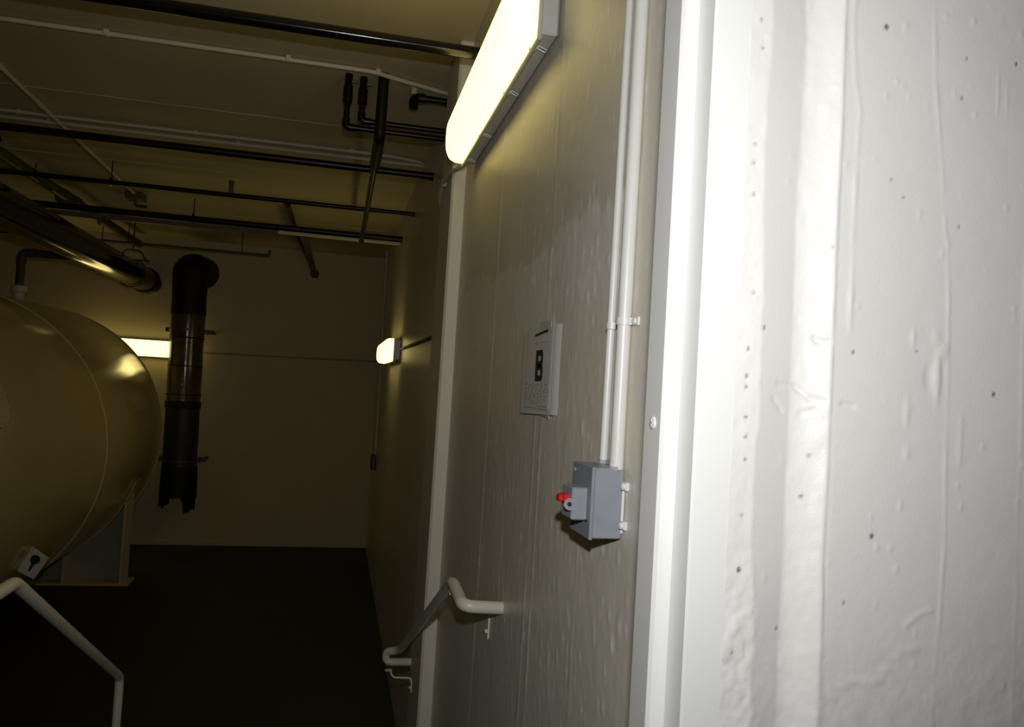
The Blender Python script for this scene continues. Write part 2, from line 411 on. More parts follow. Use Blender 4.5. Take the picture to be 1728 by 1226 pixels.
# steel door frame (right jamb, left jamb, head) with stop
def jamb_profile(sx, xr, xs, xf):
    # (x, y) outline: face, rabbet, stop, soffit; sx mirrors
    p = [(xf, .927), (xr + .003, .927), (xr, .930)]
    p += [(xr, .962), (xr - .003, .970), (xr - .009, .9735), (xs + .004, .9745), (xs, .979), (xs, 1.033), (xs + .003, 1.036), (xr, 1.036), (xr, 1.05), (xf + .03, 1.05), (xf + .03, .935), (xf, .935)]
    return [(sx * a, b) for a, b in p]
df = struct(MB().prism(jamb_profile(1, .446, .421, .500), 2, 0, 2.86).build('door_1', M['frame'], smooth=25), 'white painted steel door frame jamb at the right', 'door frame')
MB().prism([(a - .10, b) for a, b in jamb_profile(-1, .446, .421, .500)], 2, 0, 2.86).build('far_jamb', M['frame'], df, 25)
MB().prism([(b, a) for a, b in [(2.78, .927), (2.84, .927), (2.84, 1.05), (2.755, 1.036), (2.755, .9745), (2.78, .97)]], 0, -.55, .45).build('frame_head', M['frame'], df, 25)
for z, yy in [(1.586, 1.003), (.75, 1.003)]:
    mb = MB(); mb.sweep([(.4215, yy, z), (.4195, yy, z), (.4182, yy, z)], [.0088, .0088, .0062], 20)
    s = mb.build('screw', M['frame'], df)
    mb = MB(); mb.box((.4178, yy - .0055, z - .001), (.4184, yy + .0055, z + .001)); mb.box((.4178, yy - .001, z - .0055), (.4184, yy + .001, z + .0055))
    mb.build('screw_slot', M['tape'], s, 0)
MB().cyl((.433, .9738, 1.458), (.433, .9745, 1.458), .0036, 12).build('screw_hole', M['tape'], df)

# ================================================================== fluorescent lamps
def make_lamp(loc, rz, label):
    t = thing('fluorescent_lamp', loc, label, 'lamp', 'enclosed fluorescent lamps on the walls', rz)
    Lh = .75
    MB().box((-Lh, .007, -.097), (Lh, .070, .097), .006).build('housing', M['lamp_body'], t, 0)
    MB().box((-Lh - .008, .060, -.120), (Lh + .008, .074, .120), .004).build('gasket_shade_rim', M['lamp_body'], t, 0)  # gasket rim, deepened to shade the wall close below the lamp
    # diffuser: rounded trough that closes at both ends
    sec = []
    for k in range(17):
        a = -PI / 2 + PI * k / 16
        cz = math.sin(a); cy = math.cos(a)
        sec.append((.078 + .088 * (abs(cy) ** .55), .112 * (1 if cz > 0 else -1) * abs(cz) ** .62))
    st = [(-Lh, .0), (-Lh + .004, .45), (-Lh + .014, .72), (-Lh + .035, .9), (-Lh + .07, 1.0), (Lh - .07, 1.0), (Lh - .035, .9), (Lh - .014, .72), (Lh - .004, .45), (Lh, .0)]
    V_ = []; F_ = []; n = len(sec)
    for x, k in st:
        for (yy, zz) in sec: V_.append((x, .078 + (yy - .078) * k, zz * (.80 + .20 * k)))
    for i in range(len(st) - 1):
        for j in range(n - 1): F_.append((i * n + j, i * n + j + 1, (i + 1) * n + j + 1, (i + 1) * n + j))
        F_.append((i * n + n - 1, i * n, (i + 1) * n, (i + 1) * n + n - 1))
    MB().add(V_, F_).build('diffuser', M['lamp'], t, 40)
    for x in (-.66, -.26, .26, .66):
        for sg in (-1, 1):
            mb = MB(); mb.box((x - .012, .048, sg * .105 - .006), (x + .012, .092, sg * .105 + .006), .003)
            l = mb.build('latch', M['latch'], t, 0)
            mb = MB(); mb.pipe([(x - .010, .05, sg * .101), (x - .010, .02, sg * .112), (x + .010, .02, sg * .112), (x + .010, .05, sg * .101)], .002, .006, 6, 3)
            mb.build('latch_wire', M['latch'], l)
    for x in (-.5, .5):
        MB().box((x - .03, -.0, .08), (x + .03, .012, .125), .002).build('hanging_bracket', M['lamp_body'], t, 0)
    return t
lamp1 = make_lamp((XW, 3.06, 2.807), PI / 2, 'long lit fluorescent lamp on the right wall at the top, nearest to the camera')
MB().cyl((.75, .035, -.06), (.79, .035, -.06), .014, 12).build('cable_gland', M['darkbox'], lamp1)
lamp2 = make_lamp((XW, 8.52, 1.93), PI / 2, 'small distant lit lamp seen end-on on the right wall near the far corner')
lamp3 = make_lamp((-2.80, YB, 1.88), PI, 'lit lamp on the back wall, half hidden between tank and black duct')

# ================================================================== conduits and switch box on the right wall
def straps(A, root_name_mat, cx, cy, cz, r, ear):
    mb = MB(); P = []
    # band around the conduit: half ring standing off the wall plus a flat ear with a screw on the near side
    n = 12
    V_ = []; F_ = []
    for zz in (cz - .0075, cz + .0075):
        for rr in (r + .0005, r + .0035):
            for k in range(n + 1):
                a = PI * k / n
                V_.append((cx - rr * math.sin(a), cy + rr * math.cos(a), zz))
    N = n + 1
    for k in range(n):
        F_ += [(k, k + 1, N + k + 1, N + k), (2 * N + k, 3 * N + k, 3 * N + k + 1, 2 * N + k + 1), (N + k, N + k + 1, 3 * N + k + 1, 3 * N + k), (k, 2 * N + k, 2 * N + k + 1, k + 1)]
    mb.add(V_, F_)
    mb.box((cx, cy - r - .0035, cz - .0075), (XW + .002, cy - r, cz + .0075)); mb.box((cx, cy + r, cz - .0075), (XW + .002, cy + r + .0035, cz + .0075))
    if ear: mb.box((XW - .0045, cy - r - .028, cz - .009), (XW + .002, cy - r, cz + .009), .001)
    s = A.part('strap', M['conduit'], mb)
    if ear:
        mb = MB(); mb.sweep([(XW - .004, cy - r - .015, cz), (XW - .009, cy - r - .015, cz), (XW - .011, cy - r - .015, cz)], [.0075, .0075, .005], 12)
        A.part('screw', M['conduit'], mb, s)
t = thing('electrical_conduit', (.583, 1.572, 1.47), 'thicker white painted conduit running up the wall above the grey switch box', 'conduit'); A = At(t)
A.part('tube', M['conduit'], MB().cyl((.583, 1.572, 1.466), (.583, 1.568, ZC), .0148, 24))
straps(A, None, .583, 1.570, 1.775, .0148, True); straps(A, None, .583, 1.569, 2.75, .0148, True)
t = thing('electrical_conduit', (.588, 1.668, 1.46), 'thinner white painted conduit beside the thicker one above the switch box', 'conduit'); A = At(t)
A.part('tube', M['conduit'], MB().cyl((.589, 1.672, 1.468), (.589, 1.655, ZC), .0091, 20))
straps(A, None, .589, 1.664, 1.772, .0091, False); straps(A, None, .589, 1.657, 2.77, .0091, False)

t = thing('switch_box', (XW, 1.62, 1.39), 'blue-grey enamelled switch box with a red toggle on the right wall', 'switch box'); A = At(t)
A.part('box_body', M['box'], MB().box((.534, 1.560, 1.323), (.597, 1.690, 1.468), .0025), smooth=0)
A.part('cover', M['boxedge'], MB().box((.5265, 1.557, 1.320), (.534, 1.693, 1.4695), .0018), smooth=0)
hs = A.part('switch_housing', M['box'], MB().box((.492, 1.577, 1.357), (.5268, 1.650, 1.424), .003), smooth=0)
A.part('seal_ring', M['hole'], MB().box((.5255, 1.574, 1.354), (.5275, 1.653, 1.3575)), hs, 0)
mb = MB(); poly = []
for k in range(13):
    a = PI / 2 + PI * k / 12; poly.append((.487 + .0125 * math.cos(a), 1.390 + .0125 * math.sin(a)))
poly = [(.500, 1.4025)] + poly + [(.500, 1.3775)]
mb.prism([(p[0], p[1]) for p in poly], 1, 1.5735, 1.577)
tb = A.part('padlock_tab', M['box'], mb, hs, 30)
A.part('padlock_hole', M['hole'], MB().cyl((.486, 1.5728, 1.390), (.486, 1.5740, 1.390), .0048, 14), hs)
mb = MB(); mb.box((.480, 1.596, 1.391), (.496, 1.628, 1.407), .002); mb.box((.470, 1.600, 1.3905), (.482, 1.622, 1.4055), .003)
A.part('toggle', M['red'], mb, None, 0, 'red plastic toggle')
A.part('conduit_hub', M['box'], MB().cyl((.580, 1.576, 1.463), (.580, 1.576, 1.472), .019, 8))
A.part('conduit_hub', M['box'], MB().cyl((.589, 1.672, 1.463), (.589, 1.672, 1.476), .015, 8))
for z in (1.433, 1.353):
    mb = MB(); mb.box((.5935, 1.538, z - .009), (XW + .002, 1.562, z + .009), .002)
    f_ = A.part('mounting_foot', M['conduit'], mb, None, 0)
    A.part('foot_screw', M['conduit'], MB().sweep([(.5945, 1.547, z), (.588, 1.547, z), (.586, 1.547, z)], [.0075, .0075, .005], 12), f_)
A.part('paint_overlap', M['conduit'], MB().box((.5935, 1.5565, 1.335), (.599, 1.561, 1.425), .001), None, 0)
for z in (1.338, 1.452):
    A.part('cover_screw', M['boxedge'], MB().cyl((.5268, 1.675, z), (.5235, 1.675, z), .004, 10))

# ================================================================== notice sheets
def sheet(y0, y1, z0, z1, off, near_curl, wob, seed, shear=0.0, base=0.0):
    """paper a little off the wall; near edge folds back to the wall"""
    ny, nz = 24, 14; V_ = []; F_ = []; g = random.Random(seed)
    for s_ in (0, 1):
        for i in range(ny + 1):
            u = i / ny; yy = y1 + (y0 - y1) * u       # u=1 is the near edge
            for j in range(nz + 1):
                v = j / nz; zz = z0 + (z1 - z0) * v + shear * (u - .5)
                k = 1 - max(0, (u - (1 - near_curl)) / near_curl) ** 1.3
                k2 = min(1, u / .06) ** .7 * .75 + .25
                x = XW - .0025 - base - off * k * k2 - wob * (math.sin(5 * u + seed) * .5 + .5) * math.sin(PI * v) * k + s_ * .0004
                V_.append((x, yy, zz))
    n = (ny + 1) * (nz + 1)
    for s_ in (0, 1):
        for i in range(ny):
            for j in range(nz):
                a = s_ * n + i * (nz + 1) + j; F_.append((a, a + 1, a + nz + 2, a + nz + 1))
    ed = [i * (nz + 1) for i in range(ny + 1)] + [ny * (nz + 1) + j for j in range(1, nz + 1)] + [i * (nz + 1) + nz for i in range(ny - 1, -1, -1)] + [j for j in range(nz - 1, 0, -1)]
    for a, b in zip(ed, ed[1:] + ed[:1]): F_.append((a, b, b + n, a + n))
    return MB().add(V_, F_)
t = thing('backing_sheet', (XW, 2.31, 1.67), 'larger white backing sheet taped to the wall behind the B notice', 'paper'); A = At(t)
A.part('sheet', M['paper2'], sheet(2.098, 2.535, 1.548, 1.802, .0075, .085, .0008, 2, .012), None, 60)
t = thing('notice_sheet', (XW, 2.30, 1.68), 'printed notice sheet with a large black letter B on the right wall', 'notice'); A = At(t)
A.part('sheet', M['paper'], sheet(2.150, 2.462, 1.566, 1.815, .0010, .05, .0008, 1, .004, .0090), None, 60)
XP = XW - .0130
# bold letter B, stem at the far (left-hand) side
mb = MB(); yb, zb, hb, wb, th = 2.324, 1.647, .093, .086, .002
def by(u): return yb - u * wb
mb.box((XP - .001, by(.34), zb), (XP, by(0), zb + hb))
def bowl(z0, z1, wid, hw):
    n = 14; O = []; I = []
    r = (z1 - z0) / 2; cz = (z0 + z1) / 2
    t_ = .185 * hb; ri = r - t_
    u0 = .32; uo = wid - r / wb
    for k in range(n + 1):
        a = PI / 2 - PI * k / n
        O.append((by(uo) - r * abs(math.cos(a)) ** .55, cz + r * math.sin(a))); I.append((by(uo) - max(.001, (r - hw)) * math.cos(a), cz + ri * math.sin(a)))
    O = [(by(u0), z1)] + O + [(by(u0), z0)]; I = [(by(u0), z1 - t_)] + I + [(by(u0), z0 + t_)]
    V_ = []; F_ = []
    N = len(O)
    for x in (XP - .001, XP):
        V_ += [(x, *p) for p in O] + [(x, *p) for p in I]
    for k in range(N - 1):
        F_ += [(k, k + 1, N + k + 1, N + k), (2 * N + k, 3 * N + k, 3 * N + k + 1, 2 * N + k + 1), (k, 2 * N + k, 2 * N + k + 1, k + 1), (N + k, N + k + 1, 3 * N + k + 1, 3 * N + k)]
    mb.add(V_, F_)
bowl(zb + .46 * hb, zb + hb, .95, .33 * wb); bowl(zb, zb + .54 * hb, 1.0, .33 * wb)
A.part('letter', M['ink'], mb, None, 0, 'large bold black letter B')
A.part('heading_bar', M['ink'], MB().add([(XP - .001, 2.350, 1.7825), (XP - .001, 2.350, 1.7895), (XP - .001, 2.200, 1.7985), (XP - .001, 2.200, 1.7905), (XP, 2.350, 1.7825), (XP, 2.350, 1.7895), (XP, 2.200, 1.7985), (XP, 2.200, 1.7905)], [(0, 1, 2, 3), (4, 7, 6, 5), (0, 4, 5, 1), (1, 5, 6, 2), (2, 6, 7, 3), (3, 7, 4, 0)]), None, 0, 'heavy black heading line')
for i in range(9):
    z = 1.636 - i * .0068; g = random.Random(i)
    mb = MB(); yy = 2.435
    while yy > 2.165:
        l = g.uniform(.012, .05) if i else g.uniform(.02, .05)
        mb.box((XP - .0008, max(2.16, yy - l), z), (XP, yy, z + (.0026 if i else .0036))); yy -= l + g.uniform(.004, .010)
    A.part('text_line', M['greyink'], mb, None, 0)
mb = MB(); mb.box((XP - .001, 2.19, 1.762), (XP, 2.36, 1.7632)); A.part('text_line', M['greyink'], mb, None, 0)
A.part('tape', M['tape'], MB().add([(XP - .0012, 2.285, 1.575), (XP - .0012, 2.165, 1.578), (XW - .004, 2.172, 1.540), (XW - .004, 2.275, 1.546), (XP, 2.285, 1.575), (XP, 2.165, 1.578), (XW - .002, 2.172, 1.540), (XW - .002, 2.275, 1.546)], [(0, 1, 2, 3), (7, 6, 5, 4), (0, 4, 5, 1), (1, 5, 6, 2), (2, 6, 7, 3), (3, 7, 4, 0)]), None, 0)
A.part('tape', M['tape'], MB().box((XW - .0140, 2.17, 1.802), (XW - .0130, 2.30, 1.824)), None, 0)

# ================================================================== handrails
def bracket(A, px, yy, z_under, zw, wall_x, top=.020):
    """pressed bracket: saddle under the rail, curved arm, wall plate with screw"""
    mb = MB()
    mb.box((px - .028, yy - .013, z_under - .004), (px + .010, yy + .013, z_under), .001)
    P = [(px + .004, yy, z_under - .002), (px + .006, yy, z_under - .022), (px + .022, yy, z_under - .043), (wall_x - .012, yy, z_under - .048), (wall_x - .005, yy, z_under - .055), (wall_x - .004, yy, z_under - .07)]
    mb.pipe(P, .0055, .012, 8, 4)
    b = A.part('bracket', M['bracket'], mb)
    mb = MB(); poly = []
    for k in range(16):
        a = 2 * PI * k / 16; poly.append((yy + .016 * math.cos(a), zw + (top if math.sin(a) > 0 else -.020) + .016 * math.sin(a)))
    mb.prism(poly, 0, wall_x - .005, wall_x + .001)
    A.part('wall_plate', M['bracket'], mb, b, 30)
    A.part('screw', M['bracket'], MB().sweep([(wall_x - .005, yy, zw - .005), (wall_x - .012, yy, zw - .005), (wall_x - .014, yy, zw - .005)], [.0075, .0075, .004], 12), b)
t = thing('handrail', (.465, 3.7, .5), 'white handrail on brackets descending along the right wall', 'handrail'); A = At(t)
RZ = .899
A.part('rail', M['rail'], MB().pipe([(XW, 2.640, .880), (.462, 2.615, .893), (.462, 2.865, RZ + .012), (.462, 4.585, .100), (.385, 4.64, .072), (.392, 4.64, .014), (.535, 4.60, .026)], .0212, .045, 18, 8))
bracket(A, .475, 2.845, RZ - .022, .745, XW, .05)
bracket(A, .405, 4.50, .020, -.075, .529)
t = thing('handrail', (-.965, 3.6, .0), 'free-standing cream tubular handrail at the lower left, descending to a post', 'handrail'); A = At(t)
A.part('rail', M['rail'], MB().pipe([(-.965, 1.30, .897), (-.965, 2.862, .899), (-.965, 4.395, .045), (-.965, 4.405, -.06)], .0212, .03, 18, 6))
A.part('post', M['rail'], MB().cyl((-.965, 4.405, -.05), (-.965, 4.405, ZF + .17), .0212, 18))
A.part('post', M['rail'], MB().cyl((-.965, 1.30, .0), (-.965, 1.30, .91), .0212, 18))
A.part('base_flange', M['rail'], MB().cyl((-.965, 1.30, .0), (-.965, 1.30, .01), .05, 18))

# ================================================================== black pipes crossing the room
def hanger(A, x, y, z, top, strap=True):
    mb = MB(); mb.cyl((x, y, z), (x, y, top), .005, 8)
    return A.part('hanger_rod', M['black'], mb)
def crosspipe(y, z, r, xa, xb, label, hangers=(), mat=None, name='black_pipe', group='black pipes crossing under the ceiling'):
    t = thing(name, (xb, y, z), label, 'pipe', group); A = At(t)
    mb = MB(); mb.cyl((xa, y, z), (xb, y, z), r, 20); A.part('tube', mat or M['black'], mb)
    A.part('wall_sleeve', M['black'], MB().cyl((xb - .03, y, z), (xb, y, z), r * 1.12, 18))
    for hx, top in hangers:
        rod = hanger(A, hx, y, z + r * .8, top)
        A.part('hanger_clip', M['black'], MB().box((hx - .012, y - r - .006, z - r - .006), (hx + .012, y + r + .006, z + r + .016), .003), rod, 0)
    return A
crosspipe(3.54, 3.146, .0290, -4.6, XW, 'thick black pipe high up, running behind the nearest lamp', [(-2.2, ZC)], M['glossblack'])
crosspipe(5.82, 3.155, .0270, -5.6, XW, 'black pipe below the twin white ceiling conduits, second from the camera', [(-3.1, ZC)])
A = crosspipe(7.22, 3.155, .0205, -2.80, XW, 'thin black pipe with upright hanger clips, third from the camera', [(-2.552, 3.25), (-1.97, 3.34)])
A.part('clamp', M['steel'], MB().box((-1.025, 7.20, 3.165), (-.990, 7.24, 3.25), .003), None, 0)
A.part('clamp_head', M['steel'], MB().box((-1.03, 7.195, 3.25), (-.985, 7.245, 3.28), .003), None, 0)
A.part('elbow', M['black'], MB().pipe([(-2.76, 7.22, 3.155), (-2.86, 7.22, 3.155), (-2.86, 7.22, 2.95)], .026, .05, 14, 6))
A = crosspipe(8.66, 3.172, .0330, -3.6, XW, 'thick black pipe with a pale strut along its underside, farthest of the crossing pipes', [(-1.555, 3.385)])
A.part('strut', M['brownpipe'], MB().box((-2.9, 8.63, 3.082), (-.72, 8.69, 3.128), .004), None, 0)
A.part('strut', M['dimwhite'], MB().box((-.70, 8.63, 3.108), (.58, 8.69, 3.136), .004), None, 0)
A.part('bolt', M['steel'], MB().cyl((-2.44, 8.66, 3.12), (-2.44, 8.66, 3.02), .018, 8))

# drops from the ceiling next to the pilaster
def drop(x, y, zb, thick_to, label):
    t = thing('drop_pipe', (x, y, ZC), label, 'pipe', 'black drop pipes beside the pilaster'); A = At(t)
    A.part('tube', M['black'], MB().pipe([(x, y, ZC), (x, y, zb), (XW, y, zb)], .0175, .03, 16, 6))
    mb = MB(); mb.sweep([(x, y, ZC), (x, y, ZC - .07), (x, y, ZC - .075), (x, y, thick_to), (x, y, thick_to - .01)], [.023, .023, .029, .029, .018], 16)
    A.part('coupling', M['black'], mb)
    A.part('elbow', M['black'], MB().pipe([(x, y, zb + .055), (x, y, zb), (x + .06, y, zb)], .0235, .03, 16, 6))
    A.part('bolt', M['steel'], MB().cyl((x + .02, y - .01, ZC - .045), (x + .055, y - .01, ZC - .045), .007, 8))
drop(-.050, 4.88, 3.150, 3.30, 'left of two black elbow pipes dropping from the ceiling to the pilaster')
drop(.040, 4.90, 3.205, 3.31, 'right of two black elbow pipes dropping from the ceiling to the pilaster')
t = thing('drop_pipe', (.16, 4.86, ZC), 'black insulated pipe dropping from the ceiling and running back to the farthest crossing pipe', 'pipe', 'black drop pipes beside the pilaster'); A = At(t)
A.part('insulation', M['wrapblack'], MB().pipe([(.157, 4.80, ZC), (.155, 4.80, 3.085), (.156, 5.45, 3.088)], .033, .05, 16, 6))
A.part('tube', M['black'], MB().cyl((.156, 5.3, 3.086), (.164, 8.59, 3.100), .0215, 14))
A.part('tee', M['black'], MB().cyl((.164, 8.55, 3.10), (.164, 8.60, 3.10), .028, 14))
t = thing('drop_pipe', (XW, 4.95, 3.40), 'short black stub pipe with a drooping elbow under the white ceiling conduit', 'pipe', 'black drop pipes beside the pilaster'); A = At(t)
A.part('tube', M['black'], MB().cyl((.36, 4.95, 3.413), (XW, 4.95, 3.413), .0215, 16))
A.part('elbow', M['black'], MB().pipe([(.43, 4.95, 3.413), (.356, 4.95, 3.413), (.356, 4.93, 3.345)], .030, .04, 16, 6))
A.part('collar', M['dimwhite'], MB().cyl((.355, 4.95, 3.43), (.355, 4.95, ZC), .022, 12))

# white conduits on the ceiling
def conduit(path, r, label, mat, clips, name='ceiling_conduit', bend=.12):
    t = thing(name, path[0], label, 'conduit', 'pale conduits under the ceiling'); A = At(t)
    A.part('tube', mat, MB().pipe(path, r, bend, 12, 6))
    for c in clips:
        A.part('clip', mat, MB().box((c[0] - .014, c[1] - r * 1.2, c[2] - r * 1.12), (c[0] + .014, c[1] + r * 1.2, ZC), .003), None, 0)
    return A
conduit([(-4.8, 4.73, 3.455), (.10, 4.73, 3.455), (.22, 4.79, 3.455), (XW, 4.93, 3.455)], .0135, 'white conduit on the ceiling just in front of the black drop pipes', M['cream'], [(-1.38, 4.73, 3.455), (-.40, 4.73, 3.455), (.12, 4.74, 3.455)])
conduit([(-5.0, 6.53, 3.458), (.28, 6.48, 3.458), (.56, 6.56, 3.458), (XW, 6.62, 3.458)], .0125, 'front one of the twin white ceiling conduits above the second black pipe', M['dimwhite'], [(-2.45, 6.51, 3.458), (-1.2, 6.50, 3.458), (.0, 6.485, 3.458)])
conduit([(-5.0, 6.70, 3.456), (-.7, 6.66, 3.456), (XW, 6.66, 3.456)], .014, 'rear one of the twin white ceiling conduits above the second black pipe', M['dimwhite'], [(-2.3, 6.68, 3.456), (-.9, 6.665, 3.456)])
A = conduit([(-2.17, 3.6, 3.458), (-2.21, 5.53, 3.458), (-2.24, 9.10, 3.458)], .017, 'cream conduit on the ceiling running toward the back wall at upper left', M['cream'], [(-2.21, 5.55, 3.458), (-2.215, 6.3, 3.458)])
A.part('fixture_box', M['brownpipe'], MB().box((-2.33, 9.06, 3.40), (-2.15, 9.24, ZC), .01), None, 0)
A.part('fixture_stub', M['steel'], MB().pipe([(-2.24, 9.15, 3.41), (-2.24, 9.15, 3.34), (-2.12, 9.15, 3.34)], .016, .03, 10, 4))

# pipes running to the back wall
t = thing('grey_green_pipe', (-2.86, 11.9, 3.32), 'dull grey-green pipe with a bolted coupling under the ceiling at left', 'pipe'); A = At(t)
A.part('tube', M['greenpipe'], MB().cyl((-2.90, 4.4, 3.325), (-2.815, 11.9, 3.325), .050, 18))
mb = MB(); mb.cyl((-2.885, 8.93, 3.325), (-2.880, 9.32, 3.325), .078, 18, .01); A.part('coupling', M['greenpipe'], mb)
for dx in (-.09, .09):
    A.part('coupling_bolt', M['greenpipe'], MB().box((-2.882 + dx - .025, 9.05, 3.295), (-2.882 + dx + .025, 9.2, 3.355), .006), None, 0)
t = thing('thin_pipe', (-.98, 11.0, 3.2), 'thin dark pipe hung in front of the back wall, upturned at its right end', 'pipe'); A = At(t)
A.part('tube', M['steel'], MB().pipe([(-5.2, 11.0, 3.195), (-.985, 11.0, 3.202), (-.985, 11.0, 3.275)], .0165, .02, 12, 4))
for x in (-3.05, -2.74, -1.34): hanger(A, x, 11.0, 3.2, ZC)
t = thing('brown_pipe', (-.414, YB, 3.11), 'brownish pipe running back from the ceiling, its rounded end on the back wall', 'pipe'); A = At(t)
A.part('tube', M['brownpipe'], MB().pipe([(-.635, 8.78, ZC - .03), (-.63, 9.4, ZC - .03)], .03, .1, 14))
A.part('riser', M['greenpipe'], MB().cyl((-.45, 8.95, 3.15), (-.418, 11.95, 3.135), .040, 18))
A.part('elbow', M['brownpipe'], MB().pipe([(-.63, 9.3, ZC - .03), (-.62, 10.75, ZC - .03), (-.43, 11.0, 3.14)], .03, .1, 14))
A.part('end_cap', M['greenpipe'], MB().sweep([(-.414, 11.88, 3.135), (-.414, 11.90, 3.135), (-.414, 11.98, 3.133), (-.414, 12.02, 3.133), (-.414, YB, 3.133)], [.044, .058, .064, .05, .05], 18))
t = thing('large_black_pipe', (-2.64, 11.7, 2.8), 'large glossy black pipe running above the tank toward the back wall', 'pipe'); A = At(t)
A.part('tube', M['bigblack'], MB().cyl((-2.64, 4.3, 2.80), (-2.64, 11.62, 2.80), .16, 40))
mb = MB(); mb.sweep([(-2.64, 11.55, 2.80), (-2.64, 11.56, 2.80), (-2.64, 11.72, 2.80), (-2.64, 11.73, 2.80), (-2.64, 12.08, 2.80)], [.165, .178, .178, .12, .12], 32); A.part('end_flange', M['wrapblack'], mb)
n = 24; P = [(-2.64 + .178 * math.cos(2 * PI * k / n), 10.9, 2.80 + .178 * math.sin(2 * PI * k / n)) for k in range(n + 1)]
cl = A.part('clevis', M['steel'], MB().sweep(P, .009, 8, False))
A.part('clevis_yoke', M['steel'], MB().pipe([(-2.83, 10.9, 2.95), (-2.74, 10.9, 3.10), (-2.56, 10.9, 3.10), (-2.46, 10.9, 2.95)], .009, .05, 8, 4), cl)
A.part('clevis_bolt', M['steel'], MB().cyl((-2.84, 10.9, 2.975), (-2.44, 10.9, 2.975), .010, 8), cl)
A.part('hanger_rod', M['steel'], MB().cyl((-2.65, 10.9, 3.09), (-2.65, 10.9, ZC), .009, 8), cl)
mb = MB(); mb.pipe([(-2.86, 6.55, 2.80), (-2.86, 6.62, 3.20), (-2.64, 6.7, 3.32)], .05, .12, 14, 6); A.part('branch', M['black'], mb)

# ================================================================== tank
TX, TZ, TR = -3.5965, .766, 1.508
t = thing('storage_tank', (TX, 7.4, ZF), 'big cream horizontal storage tank on steel saddles at left', 'tank'); A = At(t)
prof = [(3.55, .02), (3.555, .3), (3.60, .66), (3.70, 1.0), (3.85, 1.27), (4.02, 1.43), (4.2, TR), (8.25, TR), (10.72, TR), (10.86, 1.475), (11.0, 1.39), (11.12, 1.24), (11.22, 1.02), (11.30, .7), (11.34, .35), (11.35, .02)]
mb = MB(); mb.sweep([(TX, a, TZ) for a, b in prof], [b for a, b in prof], 128)
A.part('shell', M['tank'], mb, None, 30)
for yy in (4.22, 8.25, 10.70):
    n = 120; P = [(TX + (TR + .0005) * math.cos(2 * PI * k / n), yy, TZ + (TR + .0005) * math.sin(2 * PI * k / n)) for k in range(n + 1)]
    A.part('weld_seam', M['weld'], MB().sweep(P, .0075, 6, False))
def saddle(yy):
    root = MB()
    base = MB().box((TX - 1.45, yy - .16, ZF), (TX + 1.45, yy + .16, ZF + .025), .004)
    s = A.part('saddle', M['tank'], base, None, 0)
    # web plate with the tank's curve cut out of its top
    n = 24; top = []
    for k in range(n + 1):
        x = -1.40 + 2.80 * k / n; top.append((TX + x, TZ - math.sqrt((TR + .012) ** 2 - x * x)))
    poly = [(TX - 1.40, ZF + .02)] + top + [(TX + 1.40, ZF + .02)]
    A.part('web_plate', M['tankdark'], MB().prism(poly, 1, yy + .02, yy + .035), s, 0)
    # wear_plate strip under the shell
    V_ = []; F_ = []; n = 30
    for k in range(n + 1):
        a = math.radians(-90 - 72 + 144 * k / n)
        for rr in (TR + .002, TR + .016):
            for dy in (-.13, .13): V_.append((TX + rr * math.cos(a), yy + dy, TZ + rr * math.sin(a)))
    for k in range(n):
        o = 4 * k
        F_ += [(o, o + 1, o + 5, o + 4), (o + 2, o + 6, o + 7, o + 3), (o, o + 4, o + 6, o + 2), (o + 1, o + 3, o + 7, o + 5)]
    F_ += [(0, 2, 3, 1), (4 * n, 4 * n + 1, 4 * n + 3, 4 * n + 2)]
    A.part('wear_plate', M['tank'], MB().add(V_, F_), s, 30)
    for x in (-1.35, -.75, 0, .75, 1.35):
        zt = TZ - math.sqrt((TR + .016) ** 2 - x * x)
        A.part('rib', M['tank'], MB().box((TX + x - .014, yy - .12, ZF + .02), (TX + x + .014, yy + .14, zt), .002), s, 0)
saddle(9.97); saddle(5.0)
# lug with a keyhole on the lower side of the shell
C4 = [Vector(p) for p in ((-2.220, 6.85, .171), (-2.087, 6.85, .082), (-2.179, 6.85, -.079), (-2.300, 6.85, -.016))]
mb = MB(); mb.prism([(p.x, p.z) for p in C4], 1, 6.85, 6.875); lug = A.part('lifting_lug', M['lugp'], mb, None, 0, 'pale plate with a keyhole')
mb = MB(); mb.cyl((-2.181, 6.8475, .072), (-2.181, 6.8505, .072), .036, 18); mb.prism([(-2.199, .062), (-2.176, .052), (-2.212, -.020), (-2.224, -.010)], 1, 6.8475, 6.8505)
A.part('keyhole', M['hole'], mb, lug, 30)
# bolted nozzle cover near the left edge
nv = Vector((math.cos(math.radians(23.5)), 0, math.sin(math.radians(23.5)))); c0 = Vector((TX, 5.76, TZ))
mb = MB(); mb.sweep([c0 + nv * q for q in (TR - .05, TR + .012, TR + .013, TR + .035, TR + .036)], [.17, .17, .235, .235, .20], 32)
cv = A.part('nozzle_cover', M['weld'], mb)
for k in range(12):
    a = 2 * PI * k / 12; up_ = Vector((-nv.z, 0, nv.x)); p = c0 + nv * (TR + .034) + (Vector((0, 1, 0)) * math.cos(a) + up_ * math.sin(a)) * .212
    A.part('bolt', M['tank'], MB().cyl(p, p + nv * .02, .012, 6), cv)
